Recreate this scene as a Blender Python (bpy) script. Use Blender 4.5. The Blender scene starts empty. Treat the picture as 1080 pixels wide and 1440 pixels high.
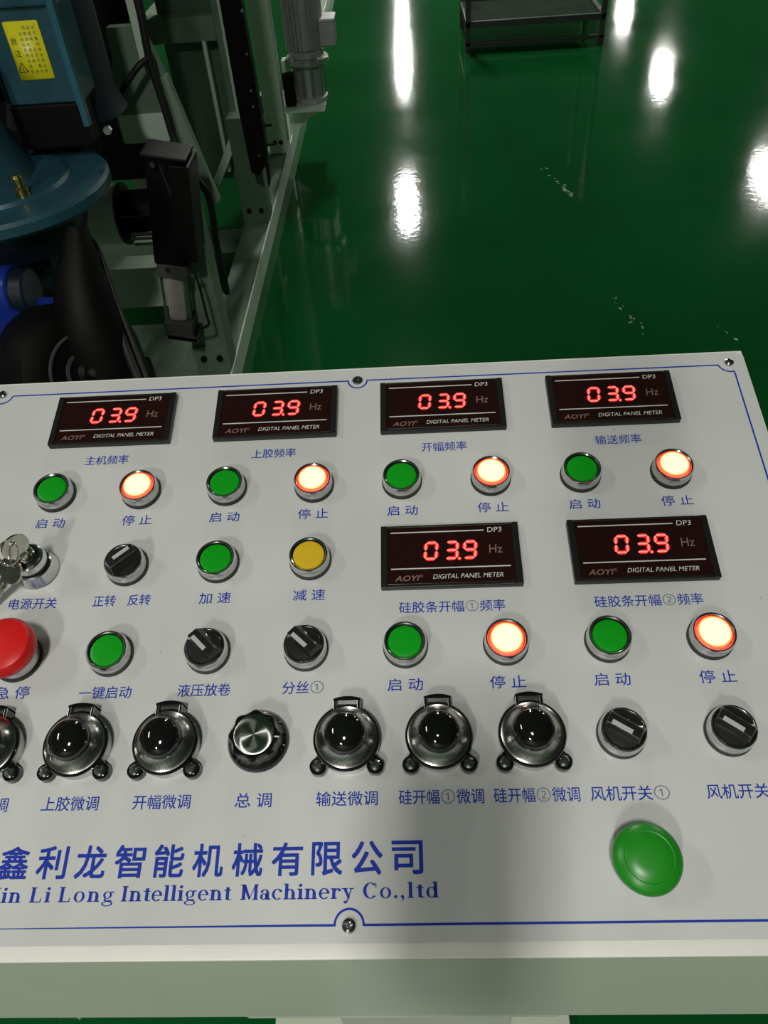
import bpy, bmesh, math, random
from mathutils import Vector, Matrix
random.seed(7)
C = bpy.context.scene.collection
PI = math.pi
# ------------------------------------------------------------------ camera
TH = math.radians(14)                 # slope of the control panel
PH = 0.95                             # height of the panel's local origin above the floor
def PW(u, v, h=0.0):                  # panel millimetres -> world metres
    return Vector((u/1000, (v*math.cos(TH)-h*math.sin(TH))/1000, PH+(v*math.sin(TH)+h*math.cos(TH))/1000))
RC = Matrix(((0.9981170532, -0.0055583194, -0.0610856215), (-0.0366900107, -0.8521806784, -0.5219597058), (-0.0491547676, 0.5232181155, -0.8507800023)))
PR = Matrix.Rotation(TH, 3, 'X')
cr, cd, cf = [PR @ Vector(RC[i]) for i in range(3)]
cam = bpy.data.cameras.new('camera'); camo = bpy.data.objects.new('camera', cam); C.objects.link(camo)
M3 = Matrix((cr, -cd, -cf)).transposed()
camo.matrix_world = Matrix.Translation(PW(274.71, -142.35, 486.52)) @ M3.to_4x4()
cam.sensor_fit = 'VERTICAL'; cam.sensor_height = 36; cam.sensor_width = 27; cam.lens = 1112.68/1440*36
cam.clip_start = 0.02; cam.clip_end = 200
bpy.context.scene.camera = camo
sc = bpy.context.scene
# ------------------------------------------------------------------ world, exposure
w = bpy.data.worlds.new('hall_ambient'); sc.world = w; w.use_nodes = True
w.node_tree.nodes['Background'].inputs[0].default_value = (0.55, 0.62, 0.58, 1)
w.node_tree.nodes['Background'].inputs[1].default_value = 0.05
vs = sc.view_settings
vs.view_transform = 'Standard'; vs.look = 'None'; vs.exposure = 0; vs.gamma = 1; vs.use_curve_mapping = False
# ------------------------------------------------------------------ helpers
MATS = {}
def mat(name, col, rough=.5, metal=0., emit=None, es=0., spec=.5, noise=0., nscale=30., bump=0., bscale=300., coat=0., trans=0., aniso=0.):
    if name in MATS: return MATS[name]
    m = bpy.data.materials.new(name); m.use_nodes = True; nt = m.node_tree; b = nt.nodes['Principled BSDF']
    b.inputs['Base Color'].default_value = (*col, 1); b.inputs['Roughness'].default_value = rough
    b.inputs['Metallic'].default_value = metal; b.inputs['Specular IOR Level'].default_value = spec
    b.inputs['Coat Weight'].default_value = coat; b.inputs['Transmission Weight'].default_value = trans
    b.inputs['Anisotropic'].default_value = aniso
    if emit: b.inputs['Emission Color'].default_value = (*emit, 1); b.inputs['Emission Strength'].default_value = es
    if noise or bump:
        tc = nt.nodes.new('ShaderNodeTexCoord')
    if noise:
        n = nt.nodes.new('ShaderNodeTexNoise'); n.inputs['Scale'].default_value = nscale; n.inputs['Detail'].default_value = 6
        r = nt.nodes.new('ShaderNodeMapRange'); r.inputs['From Min'].default_value = .3; r.inputs['From Max'].default_value = .7
        r.inputs['To Min'].default_value = 1-noise; r.inputs['To Max'].default_value = 1+noise*.6
        x = nt.nodes.new('ShaderNodeMix'); x.data_type = 'RGBA'; x.blend_type = 'MULTIPLY'; x.inputs[0].default_value = 1
        x.inputs[6].default_value = (*col, 1)
        nt.links.new(tc.outputs['Object'], n.inputs['Vector']); nt.links.new(n.outputs[0], r.inputs[0]); nt.links.new(r.outputs[0], x.inputs[7])
        nt.links.new(x.outputs[2], b.inputs['Base Color'])
    if bump:
        n = nt.nodes.new('ShaderNodeTexNoise'); n.inputs['Scale'].default_value = bscale; n.inputs['Detail'].default_value = 3
        bp = nt.nodes.new('ShaderNodeBump'); bp.inputs['Strength'].default_value = bump; bp.inputs['Distance'].default_value = .001
        nt.links.new(tc.outputs['Object'], n.inputs['Vector']); nt.links.new(n.outputs[0], bp.inputs['Height']); nt.links.new(bp.outputs[0], b.inputs['Normal'])
    MATS[name] = m; return m
CHROME = mat('chrome', (.72, .72, .72), .16, 1, noise=.08, nscale=400)
STEEL = mat('brushed_steel', (.55, .55, .54), .3, 1, noise=.15, nscale=300)
BLACKP = mat('black_plastic', (.012, .012, .012), .3, bump=.1, bscale=900)
GLOSSB = mat('glossy_black_plastic', (.006, .006, .006), .07, coat=.5, bump=.03, bscale=200)
RUBBER = mat('black_rubber', (.01, .01, .01), .55, noise=.2, nscale=200)
INK = mat('blue_ink', (.014, .038, .34), .6, spec=.15, noise=.15, nscale=600)
INKG = mat('grey_ink', (.16, .18, .24), .4, noise=.1, nscale=600)

class B:
    """collects shapes into one mesh object; several materials allowed"""
    def __init__(s): s.bm = bmesh.new(); s.mats = []; s.wn = False
    def mi(s, m):
        if m not in s.mats: s.mats.append(m)
        return s.mats.index(m)
    def quadbox(s, c8, m):
        vs_ = [s.bm.verts.new(p) for p in c8]; k = s.mi(m); out = []
        for f in ((0, 3, 2, 1), (4, 5, 6, 7), (0, 1, 5, 4), (1, 2, 6, 5), (2, 3, 7, 6), (3, 0, 4, 7)):
            fc = s.bm.faces.new([vs_[i] for i in f]); fc.material_index = k; out.append(fc)
        return out
    def box(s, a, b, m, bev=0., M=None):
        (x0, y0, z0), (x1, y1, z1) = a, b
        P = [Vector(p) for p in ((x0, y0, z0), (x1, y0, z0), (x1, y1, z0), (x0, y1, z0), (x0, y0, z1), (x1, y0, z1), (x1, y1, z1), (x0, y1, z1))]
        if M is not None: P = [M @ p for p in P]
        fs = s.quadbox(P, m)
        if bev: s.bevel(fs, bev)
    def bevel(s, fs, bev, seg=2):
        s.wn = True; es = list({e for f in fs for e in f.edges})
        r = bmesh.ops.bevel(s.bm, geom=es, offset=bev, segments=seg, affect='EDGES', profile=.5)
        k = fs[0].material_index if fs and fs[0].is_valid else None
    def lathe(s, prof, m, seg=48, M=None, mats=None, cx=0, cy=0, wob=None):
        rings = []
        for (r, z) in prof:
            if r <= 1e-9: rings.append([s.bm.verts.new(M @ Vector((cx, cy, z)) if M is not None else (cx, cy, z))])
            else:
                L = []
                for i in range(seg):
                    a = 2*PI*i/seg; rr = r*(wob(a, z) if wob else 1)
                    p = Vector((cx+rr*math.cos(a), cy+rr*math.sin(a), z)); L.append(s.bm.verts.new(M @ p if M is not None else p))
                rings.append(L)
        for k in range(len(rings)-1):
            A, D = rings[k], rings[k+1]; idx = s.mi(mats[k] if mats else m)
            for i in range(seg):
                j = (i+1) % seg
                if len(A) == 1 and len(D) == 1: continue
                if len(A) == 1: f = (A[0], D[i], D[j])
                elif len(D) == 1: f = (A[i], A[j], D[0])
                else: f = (A[i], A[j], D[j], D[i])
                s.bm.faces.new(f).material_index = idx
    def tube(s, pts, r, m, seg=12, cap=True, smooth=0):
        pts = [Vector(p) for p in pts]
        if smooth: pts = catmull(pts, smooth)
        n = len(pts); rings = []; up = Vector((0, 0, 1)); prev = None
        for i, p in enumerate(pts):
            t = (pts[min(i+1, n-1)]-pts[max(i-1, 0)]).normalized()
            if prev is None:
                a = up if abs(t.z) < .9 else Vector((1, 0, 0)); x = t.cross(a).normalized()
            else: x = (prev-t*prev.dot(t)).normalized()
            prev = x; y = t.cross(x)
            rr = r[i] if isinstance(r, (list, tuple)) else r
            rings.append([s.bm.verts.new(p+(x*math.cos(2*PI*k/seg)+y*math.sin(2*PI*k/seg))*rr) for k in range(seg)])
        idx = s.mi(m)
        for i in range(n-1):
            for k in range(seg):
                j = (k+1) % seg; s.bm.faces.new((rings[i][k], rings[i][j], rings[i+1][j], rings[i+1][k])).material_index = idx
        if cap:
            s.bm.faces.new(rings[0][::-1]).material_index = idx; s.bm.faces.new(rings[-1]).material_index = idx
    def prism(s, poly, z0, z1, m, M=None):
        T = (lambda p: M @ Vector(p)) if M is not None else (lambda p: Vector(p))
        a = [s.bm.verts.new(T((x, y, z0))) for x, y in poly]; b = [s.bm.verts.new(T((x, y, z1))) for x, y in poly]; k = s.mi(m); n = len(poly); out = []
        out.append(s.bm.faces.new(a[::-1])); out.append(s.bm.faces.new(b))
        for i in range(n): out.append(s.bm.faces.new((a[i], a[(i+1) % n], b[(i+1) % n], b[i])))
        for f in out: f.material_index = k
        return out
    def beam(s, p0, p1, wx, wy, m, bev=0., side=(1, 0, 0)):
        p0, p1 = Vector(p0), Vector(p1); t = (p1-p0); L = t.length; t.normalize(); x = Vector(side); x = (x-t*x.dot(t)).normalized(); y = t.cross(x)
        M = Matrix((x, y, t)).transposed().to_4x4(); M.translation = p0
        s.box((-wx/2, -wy/2, 0), (wx/2, wy/2, L), m, bev, M)
    def cyl(s, p0, p1, r, m, seg=32, bev=0., r2=None):
        p0, p1 = Vector(p0), Vector(p1); t = (p1-p0); L = t.length; M = t.to_track_quat('Z', 'Y').to_matrix().to_4x4(); M.translation = p0
        r2 = r2 or r
        pr = [(0, 0), (r-bev, 0), (r, bev), (r2, L-bev), (r2-bev, L), (0, L)] if bev else [(0, 0), (r, 0), (r2, L), (0, L)]
        s.lathe(pr, m, seg, M)
    def done(s, name, parent=None, ang=32, loc=None, rot=None, **kw):
        bmesh.ops.recalc_face_normals(s.bm, faces=s.bm.faces[:]) if kw.pop('recalc', True) else None
        a = math.radians(ang)
        for f in s.bm.faces: f.smooth = True
        for e in s.bm.edges:
            e.smooth = not (len(e.link_faces) == 2 and e.calc_face_angle(0) > a)
        me = bpy.data.meshes.new(name); s.bm.to_mesh(me); s.bm.free()
        for m in s.mats: me.materials.append(m)
        o = bpy.data.objects.new(name, me); C.objects.link(o)
        if s.wn: md = o.modifiers.new('normals', 'WEIGHTED_NORMAL'); md.keep_sharp = True; md.weight = 100
        if parent: o.parent = parent
        if loc is not None: o.location = loc
        if rot is not None: o.rotation_euler = rot
        tag(o, **kw); return o
def tag(o, label=None, cat=None, group=None, kind=None):
    if label: o['label'] = label
    if cat: o['category'] = cat
    if group: o['group'] = group
    if kind: o['kind'] = kind
    return o
def empty(name, loc, rot=(0, 0, 0), **kw):
    o = bpy.data.objects.new(name, None); o.empty_display_size = .02; C.objects.link(o); o.location = loc; o.rotation_euler = rot; return tag(o, **kw)
def catmull(P, k):
    out = []; n = len(P)
    for i in range(n-1):
        a, b, c, d = P[max(i-1, 0)], P[i], P[i+1], P[min(i+2, n-1)]
        for j in range(k):
            t = j/k; out.append(.5*((2*b)+(c-a)*t+(2*a-5*b+4*c-d)*t*t+(3*b-a-3*c+d)*t**3))
    out.append(P[-1]); return out
def dup(o, loc=None, parent=None):
    c = o.copy(); C.objects.link(c); c.parent = parent if parent else o.parent
    if loc is not None: c.location = loc
    for ch in [x for x in C.objects if x.parent == o]:
        d = ch.copy(); C.objects.link(d); d.parent = c
    return c
TC = {}
def text_mesh(sx, bold=0.):
    k = (sx, bold)
    if k not in TC:
        cu = bpy.data.curves.new('txt', 'FONT'); cu.body = sx; cu.offset = bold; cu.resolution_u = 3
        ob = bpy.data.objects.new('txt', cu); C.objects.link(ob); bpy.context.view_layer.update()
        me = bpy.data.meshes.new_from_object(ob.evaluated_get(bpy.context.evaluated_depsgraph_get()))
        V = [v.co.copy() for v in me.vertices]; F = [tuple(p.vertices) for p in me.polygons]
        bpy.data.objects.remove(ob); bpy.data.curves.remove(cu); bpy.data.meshes.remove(me)
        TC[k] = (V, F)
    return TC[k]
def put_text(b, sx, cx, cy, wd, ht, z, m, bold=0., slant=0.):
    """flat lettering fitted to the box wd x ht centred at cx, cy"""
    V, F = text_mesh(sx)
    if bold:
        for k_ in range(4): put_text(b, sx, cx+bold*ht*(.7, -.7, .7, -.7)[k_], cy+bold*ht*(.7, .7, -.7, -.7)[k_], wd, ht, z+(.004 if ht > .1 else .00002)*(k_+1), m, 0, slant)
    x0 = min(v.x for v in V); x1 = max(v.x for v in V); y0 = min(v.y for v in V); y1 = max(v.y for v in V)
    k = b.mi(m); vs_ = []
    for v in V:
        fx = (v.x-x0)/(x1-x0)-.5; fy = (v.y-y0)/(y1-y0)-.5
        vs_.append(b.bm.verts.new((cx+fx*wd+slant*fy*ht, cy+fy*ht, z)))
    for f in F:
        try: b.bm.faces.new([vs_[i] for i in f]).material_index = k
        except ValueError: pass
def qd(b, x0, y0, x1, y1, z, m, sl=0.):
    vs_ = [b.bm.verts.new(p) for p in ((x0+sl*y0, y0, z), (x1+sl*y0, y0, z), (x1+sl*y1, y1, z), (x0+sl*y1, y1, z))]
    b.bm.faces.new(vs_).material_index = b.mi(m)
S = .001
SC = Matrix.Scale(S, 4)

# ------------------------------------------------------------------ the hall
def floor_mat():
    m = mat('green_epoxy', (.004, .095, .02), .07, spec=.4)
    nt = m.node_tree; b = nt.nodes['Principled BSDF']; tc = nt.nodes.new('ShaderNodeTexCoord')
    n1 = nt.nodes.new('ShaderNodeTexNoise'); n1.inputs['Scale'].default_value = .9; n1.inputs['Detail'].default_value = 5
    r1 = nt.nodes.new('ShaderNodeValToRGB'); r1.color_ramp.elements[0].position = .3; r1.color_ramp.elements[0].color = (.003, .06, .013, 1)
    r1.color_ramp.elements[1].position = .75; r1.color_ramp.elements[1].color = (.006, .1, .022, 1)
    nt.links.new(tc.outputs['Object'], n1.inputs['Vector']); nt.links.new(n1.outputs[0], r1.inputs[0])
    # pale dust specks
    n2 = nt.nodes.new('ShaderNodeTexNoise'); n2.inputs['Scale'].default_value = 14; n2.inputs['Detail'].default_value = 8; n2.inputs['Roughness'].default_value = .75
    r2 = nt.nodes.new('ShaderNodeValToRGB'); r2.color_ramp.elements[0].position = .685; r2.color_ramp.elements[1].position = .8
    x = nt.nodes.new('ShaderNodeMix'); x.data_type = 'RGBA'; x.inputs[7].default_value = (.06, .13, .08, 1)
    nt.links.new(tc.outputs['Object'], n2.inputs['Vector']); nt.links.new(n2.outputs[0], r2.inputs[0]); nt.links.new(r2.outputs[0], x.inputs[0])
    nt.links.new(r1.outputs[0], x.inputs[6]); nt.links.new(x.outputs[2], b.inputs['Base Color'])
    # uneven gloss and gentle waves of the poured coating
    n3 = nt.nodes.new('ShaderNodeTexNoise'); n3.inputs['Scale'].default_value = 3; n3.inputs['Detail'].default_value = 6
    mr = nt.nodes.new('ShaderNodeMapRange'); mr.inputs['To Min'].default_value = .035; mr.inputs['To Max'].default_value = .1
    nt.links.new(tc.outputs['Object'], n3.inputs['Vector']); nt.links.new(n3.outputs[0], mr.inputs[0]); nt.links.new(mr.outputs[0], b.inputs['Roughness'])
    n4 = nt.nodes.new('ShaderNodeTexNoise'); n4.inputs['Scale'].default_value = 45; n4.inputs['Detail'].default_value = 4
    bp = nt.nodes.new('ShaderNodeBump'); bp.inputs['Strength'].default_value = .12; bp.inputs['Distance'].default_value = .0022
    nt.links.new(tc.outputs['Object'], n4.inputs['Vector']); nt.links.new(n4.outputs[0], bp.inputs['Height']); nt.links.new(bp.outputs[0], b.inputs['Normal'])
    return m
FX0, FX1, FY0, FY1, CZ = -9., 15., -7., 34., 5.0
b = B(); b.box((FX0, FY0, -.1), (FX1, FY1, 0), floor_mat()); b.done('floor', kind='structure')
WALL = mat('hall_wall', (.45, .48, .45), .7, noise=.15, nscale=2)
b = B(); b.box((FX0-.2, FY1, 0), (FX1+.2, FY1+.2, CZ), WALL); b.done('wall_back', kind='structure')
b = B(); b.box((FX0-.2, FY0-.2, 0), (FX1+.2, FY0, CZ), WALL); b.done('wall_front', kind='structure')
b = B(); b.box((FX0-.2, FY0, 0), (FX0, FY1, CZ), WALL); b.done('wall_left', kind='structure')
b = B(); b.box((FX1, FY0, 0), (FX1+.2, FY1, CZ), WALL); b.done('wall_right', kind='structure')
b = B(); b.box((FX0-.2, FY0-.2, CZ), (FX1+.2, FY1+.2, CZ+.15), mat('hall_ceiling', (.45, .48, .46), .8, noise=.2, nscale=1)); b.done('ceiling', kind='structure')
# strip lamps in rows under the ceiling: housing + diffuser tube tray, light from an area light in the tray
LH = mat('lamp_housing', (.6, .6, .6), .5, noise=.05)
def lamp(x, y0, y1, power, z=4.5, wd=.3, lb=''):
    c = ((x), (y0+y1)/2, z); L = y1-y0
    o = B(); o.box((-wd/2-.03, -L/2-.03, .01), (wd/2+.03, L/2+.03, .07), LH, .01)
    for s_ in (-1, 1): o.tube([(0, s_*L*.35, .07), (0, s_*L*.35, CZ-z)], .006, LH, 8)
    ob = o.done('ceiling_lamp', loc=c, cat='lamp', label=lb, group='strip lamps under the ceiling')
    ld = bpy.data.lights.new('lamp_light', 'AREA'); ld.shape = 'RECTANGLE'; ld.size = wd; ld.size_y = L; ld.energy = power; ld.color = (1, .985, .93)
    lo = bpy.data.objects.new('lamp_light', ld); C.objects.link(lo); lo.location = (c[0], c[1], z+.005)
    return ob
lamp(.06, -1.62, -1.18, 46, z=3.4, wd=.22, lb='low-hung lamp over the operator of the console')
lamp(-1.4, -5.6, -4.4, 165, lb='strip lamp behind the operator of the console')
lamp(-3.3, -.5, .9, 42, lb='strip lamp over the machine beside the console')
lamp(.2, 6.2, 7.2, 120, lb='added fill lamp beyond the console')  # added fill lamp to brighten the floor, its reflection hidden behind the console
lamp(6.45, 7.6, 8.8, 140, lb='added fill lamp at the near end of the right-hand row')  # added fill lamp for the floor, its reflection falls outside the view
for (y0, y1), lb in (((12.9, 14.1), 'second strip lamp beyond the console'), ((20.6, 22.4), 'third strip lamp beyond the console'), ((22.8, 24.0), 'fourth strip lamp beyond the console'), ((25.8, 28.6), 'long strip lamp at the far end of the hall')): lamp(.2, y0, y1, 190, wd=.2, lb=lb)
for x, yc, lb in ((6.5, 13.8, 'short lamp second in the right-hand row'), (6.05, 19.6, 'short lamp third in the right-hand row'), (6.4, 25.4, 'short lamp last in the right-hand row')): lamp(x, yc-.5, yc+.5, 120, wd=.2, lb=lb)

# ------------------------------------------------------------------ control console
def panel_mat():
    m = mat('panel_coating', (.56, .565, .545), .28, spec=.4)
    nt = m.node_tree; b = nt.nodes['Principled BSDF']; tc = nt.nodes.new('ShaderNodeTexCoord')
    n1 = nt.nodes.new('ShaderNodeTexNoise'); n1.inputs['Scale'].default_value = 7; n1.inputs['Detail'].default_value = 8
    r1 = nt.nodes.new('ShaderNodeValToRGB'); r1.color_ramp.elements[0].position = .35; r1.color_ramp.elements[0].color = (.51, .52, .505, 1)
    r1.color_ramp.elements[1].position = .65; r1.color_ramp.elements[1].color = (.565, .575, .56, 1)
    n2 = nt.nodes.new('ShaderNodeTexNoise'); n2.inputs['Scale'].default_value = 120; n2.inputs['Detail'].default_value = 2
    r2 = nt.nodes.new('ShaderNodeValToRGB'); r2.color_ramp.elements[0].position = .765; r2.color_ramp.elements[1].position = .8
    x = nt.nodes.new('ShaderNodeMix'); x.data_type = 'RGBA'; x.inputs[7].default_value = (.22, .21, .19, 1)
    for n in (n1, n2): nt.links.new(tc.outputs['Object'], n.inputs['Vector'])
    nt.links.new(n1.outputs[0], r1.inputs[0]); nt.links.new(n2.outputs[0], r2.inputs[0]); nt.links.new(r2.outputs[0], x.inputs[0])
    nt.links.new(r1.outputs[0], x.inputs[6]); nt.links.new(x.outputs[2], b.inputs['Base Color'])
    n4 = nt.nodes.new('ShaderNodeTexNoise'); n4.inputs['Scale'].default_value = 420; n4.inputs['Detail'].default_value = 2
    bp = nt.nodes.new('ShaderNodeBump'); bp.inputs['Strength'].default_value = .1; bp.inputs['Distance'].default_value = .0006
    nt.links.new(tc.outputs['Object'], n4.inputs['Vector']); nt.links.new(n4.outputs[0], bp.inputs['Height']); nt.links.new(bp.outputs[0], b.inputs['Normal'])
    return m
PANEL = panel_mat()
CABG = mat('cabinet_grey_green', (.52, .58, .46), .42, noise=.06, nscale=6, bump=.08, bscale=300)
LEDGE = mat('cabinet_white', (.74, .73, .68), .4, noise=.06, nscale=20, bump=.06, bscale=300)
con = empty('control_console', (PW(226, 84).x, PW(226, 84).y, 0), cat='control console',
            label='sloping grey-white machine control console with green, red and black controls and blue lettering')
conI = Vector(con.location)
def cdone(b, name, parent=con, **kw):          # shapes given in world metres
    o = b.done(name, parent, **kw); o.location = -conI; return o
def pdone(b, name, u, v, parent=con, rz=0., **kw):  # shapes given in panel millimetres about (u, v)
    bmesh.ops.transform(b.bm, matrix=SC, verts=b.bm.verts[:])
    o = b.done(name, parent, **kw); o.location = PW(u, v)-conI
    o.rotation_euler = (TH, 0, 0) if not rz else (PR @ Matrix.Rotation(rz, 3, 'Z')).to_euler(); return o
def sdone(b, name, parent, **kw):              # a sub-part: millimetres in its part's own frame
    bmesh.ops.transform(b.bm, matrix=SC, verts=b.bm.verts[:])
    return b.done(name, parent, **kw)
# cabinet head: wedge with a vertical front, a folded white ledge, open pedestal below
U0, U1, V0, V1 = -76., 533., -124.5, 295.
b = B()
tl, tr_ = PW(U0, V1, -1.2), PW(U1, V1, -1.2); bl, br = PW(U0, V0, -1.2), PW(U1, V0, -1.2)
zb = .802
c8 = [Vector((bl.x, bl.y, zb)), Vector((br.x, br.y, zb)), Vector((tr_.x, tr_.y, zb)), Vector((tl.x, tl.y, zb)), bl, br, tr_, tl]
fs = b.quadbox(c8, CABG); b.bevel(fs, .002)
cdone(b, 'cabinet_body', ang=40)
b = B(); b.box((U0+.3, V0-.4, -1.4), (U1-.3, -116.6, .15), LEDGE, 1.1)
b.box((U0+.3, 290, -1.4), (U1-.6, V1+.4, .1), LEDGE, .6)
b.box((U1-6, -116, -1.4), (U1-.2, 291, .1), PANEL, .6)
pdone(b, 'cabinet_rim', 0, 0, label='off-white folded rim of the cabinet')
b = B(); b.box((.150, .0, .05), (.360, .26, .803), CABG, .004); b.box((.145, -.118, .786), (.352, .02, .7995), LEDGE, .003)
b.box((.02, -.118, .787), (.034, .2, .7995), STEEL, .001)
cdone(b, 'pedestal')
b = B(); b.box((.03, -.12, 0), (.46, .32, .05), CABG, .004); cdone(b, 'foot_plate')
# face plate
b = B(); fs = b.prism([(-74, -117), (530.5, -117), (530.5, 291), (527.5, 293.6), (-74, 293.6)], -.2, .5, PANEL)
plate = pdone(b, 'face_plate', 0, 0, ang=60)
ZT = .62
def pl_text(name, items):
    b = B()
    for it in items: put_text(b, *it)
    return sdone(b, name, plate, recalc=False)
H0 = 8.3
def lab(sx, u, v, wd, ht=H0, ink=None, bold=.008):
    b = B(); put_text(b, sx, u, v, wd, ht, ZT, ink or INK, bold); sdone(b, 'printed_label', plate, recalc=False)
def lab_seq(parts, u, v, ht=H0):                # labels with a thin grey circled numeral: (text, width) list
    tot = sum(p[1] for p in parts)+1.0*(len(parts)-1); x = u-tot/2; b = B()
    for t, wd in parts:
        circ = t in '①②'
        put_text(b, t, x+wd/2, v, wd, ht*(.98 if circ else 1), ZT, INKG if circ else INK, 0 if circ else .008); x += wd+1.0
    sdone(b, 'printed_label', plate, recalc=False)
# border line with notches round the screws
def line_strip(pts, wd, z, m, name):
    b = B(); n = len(pts); P = [Vector((p[0], p[1], 0)) for p in pts]; Lh, Rh = [], []
    for i in range(n):
        t1 = (P[i]-P[i-1]).normalized() if i else (P[1]-P[0]).normalized(); t2 = (P[i+1]-P[i]).normalized() if i < n-1 else t1
        nrm = ((t1+t2).normalized()); nn = Vector((-nrm.y, nrm.x, 0)); k = wd/2/max(.5, nn.dot(Vector((-t1.y, t1.x, 0))))
        Lh.append(b.bm.verts.new(P[i]+nn*k+Vector((0, 0, z)))); Rh.append(b.bm.verts.new(P[i]-nn*k+Vector((0, 0, z))))
    for i in range(n-1): b.bm.faces.new((Lh[i], Rh[i], Rh[i+1], Lh[i+1])).material_index = b.mi(m)
    b.mi(m); return sdone(b, name, plate, recalc=False)
def arc(cx, cy, r, a0, a1, n=18): return [(cx+r*math.cos(math.radians(a0+(a1-a0)*i/n)), cy+r*math.sin(math.radians(a0+(a1-a0)*i/n))) for i in range(n+1)]
BT, BB, BL, BR = 281.6, -108.3, -70., 522.
pts = [(-58, BT)]+arc(226, BT, 7.6, 180, 360)+arc(520, 283, 9.2, 188, 280)[1:]+[(BR, 272)]
pts += [(BR, -97)]+arc(520, -109.5, 9.2, 80, 172)+arc(226, BB, 8.0, 0, 180)+[(-60, BB)]
pts += arc(-67.8, -109.5, 9.2, 8, 100)+[(BL, -98), (BL, 272)]+arc(-67.8, 283, 9.2, 260, 352)
line_strip(pts, 1.25, ZT, INK, 'border_line')
# labels --------------------------------------------------------------
P = 65.
for k, sx in enumerate(['主机频率', '上胶频率', '开幅频率', '输送频率']): lab(sx, (2*k+.5)*P, 212.8, 34, 8.4)
for k in range(8): lab('启 动' if k % 2 == 0 else '停 止', k*P, 157.3, 22)
lab('电源开关', 2, 92.3, 34); lab('正转', 52.5, 92.6, 15.8); lab('反转', 77, 92.6, 15.8)
lab('加 速', 130, 92.3, 22); lab('减 速', 195, 92.3, 22)
lab_seq([('硅胶条开幅', 43.5), ('①', 8.6), ('频率', 16.6)], 291.7, 80.6); lab_seq([('硅胶条开幅', 43.5), ('②', 8.6), ('频率', 16.6)], 421.3, 80.6)
lab('急 停', 3, 28.6, 23); lab('一键启动', 65, 27.1, 34.5); lab('液压放卷', 130, 27.1, 34.5); lab_seq([('分丝', 17), ('①', 8.6)], 194, 27.1)
for k in range(4): lab('启 动' if k % 2 == 0 else '停 止', (k+4)*P-.6, 27.3, 22.5)
PV = -41.6
lab('主机微调', 0, PV, 35); lab('上胶微调', 56, PV, 35); lab('开幅微调', 112, PV, 35); lab('总 调', 167.5, PV, 22); lab('输送微调', 223.5, PV, 36.5)
lab_seq([('硅开幅', 24), ('①', 8), ('微调', 16)], 279.3, PV); lab_seq([('硅开幅', 24), ('②', 8), ('微调', 16)], 335.1, PV)
lab_seq([('风机开关', 35.5), ('①', 9)], 389, PV); lab_seq([('风机开关', 35.5), ('②', 9)], 455.5, PV)
b = B()
for i, ch in enumerate('鑫利龙智能机械有限公司'): put_text(b, ch, 29.3+i*22.93, -74.3, 17.2, 17.2, ZT, INK, .026)
sdone(b, 'company_name_in_chinese', plate, recalc=False)
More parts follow.
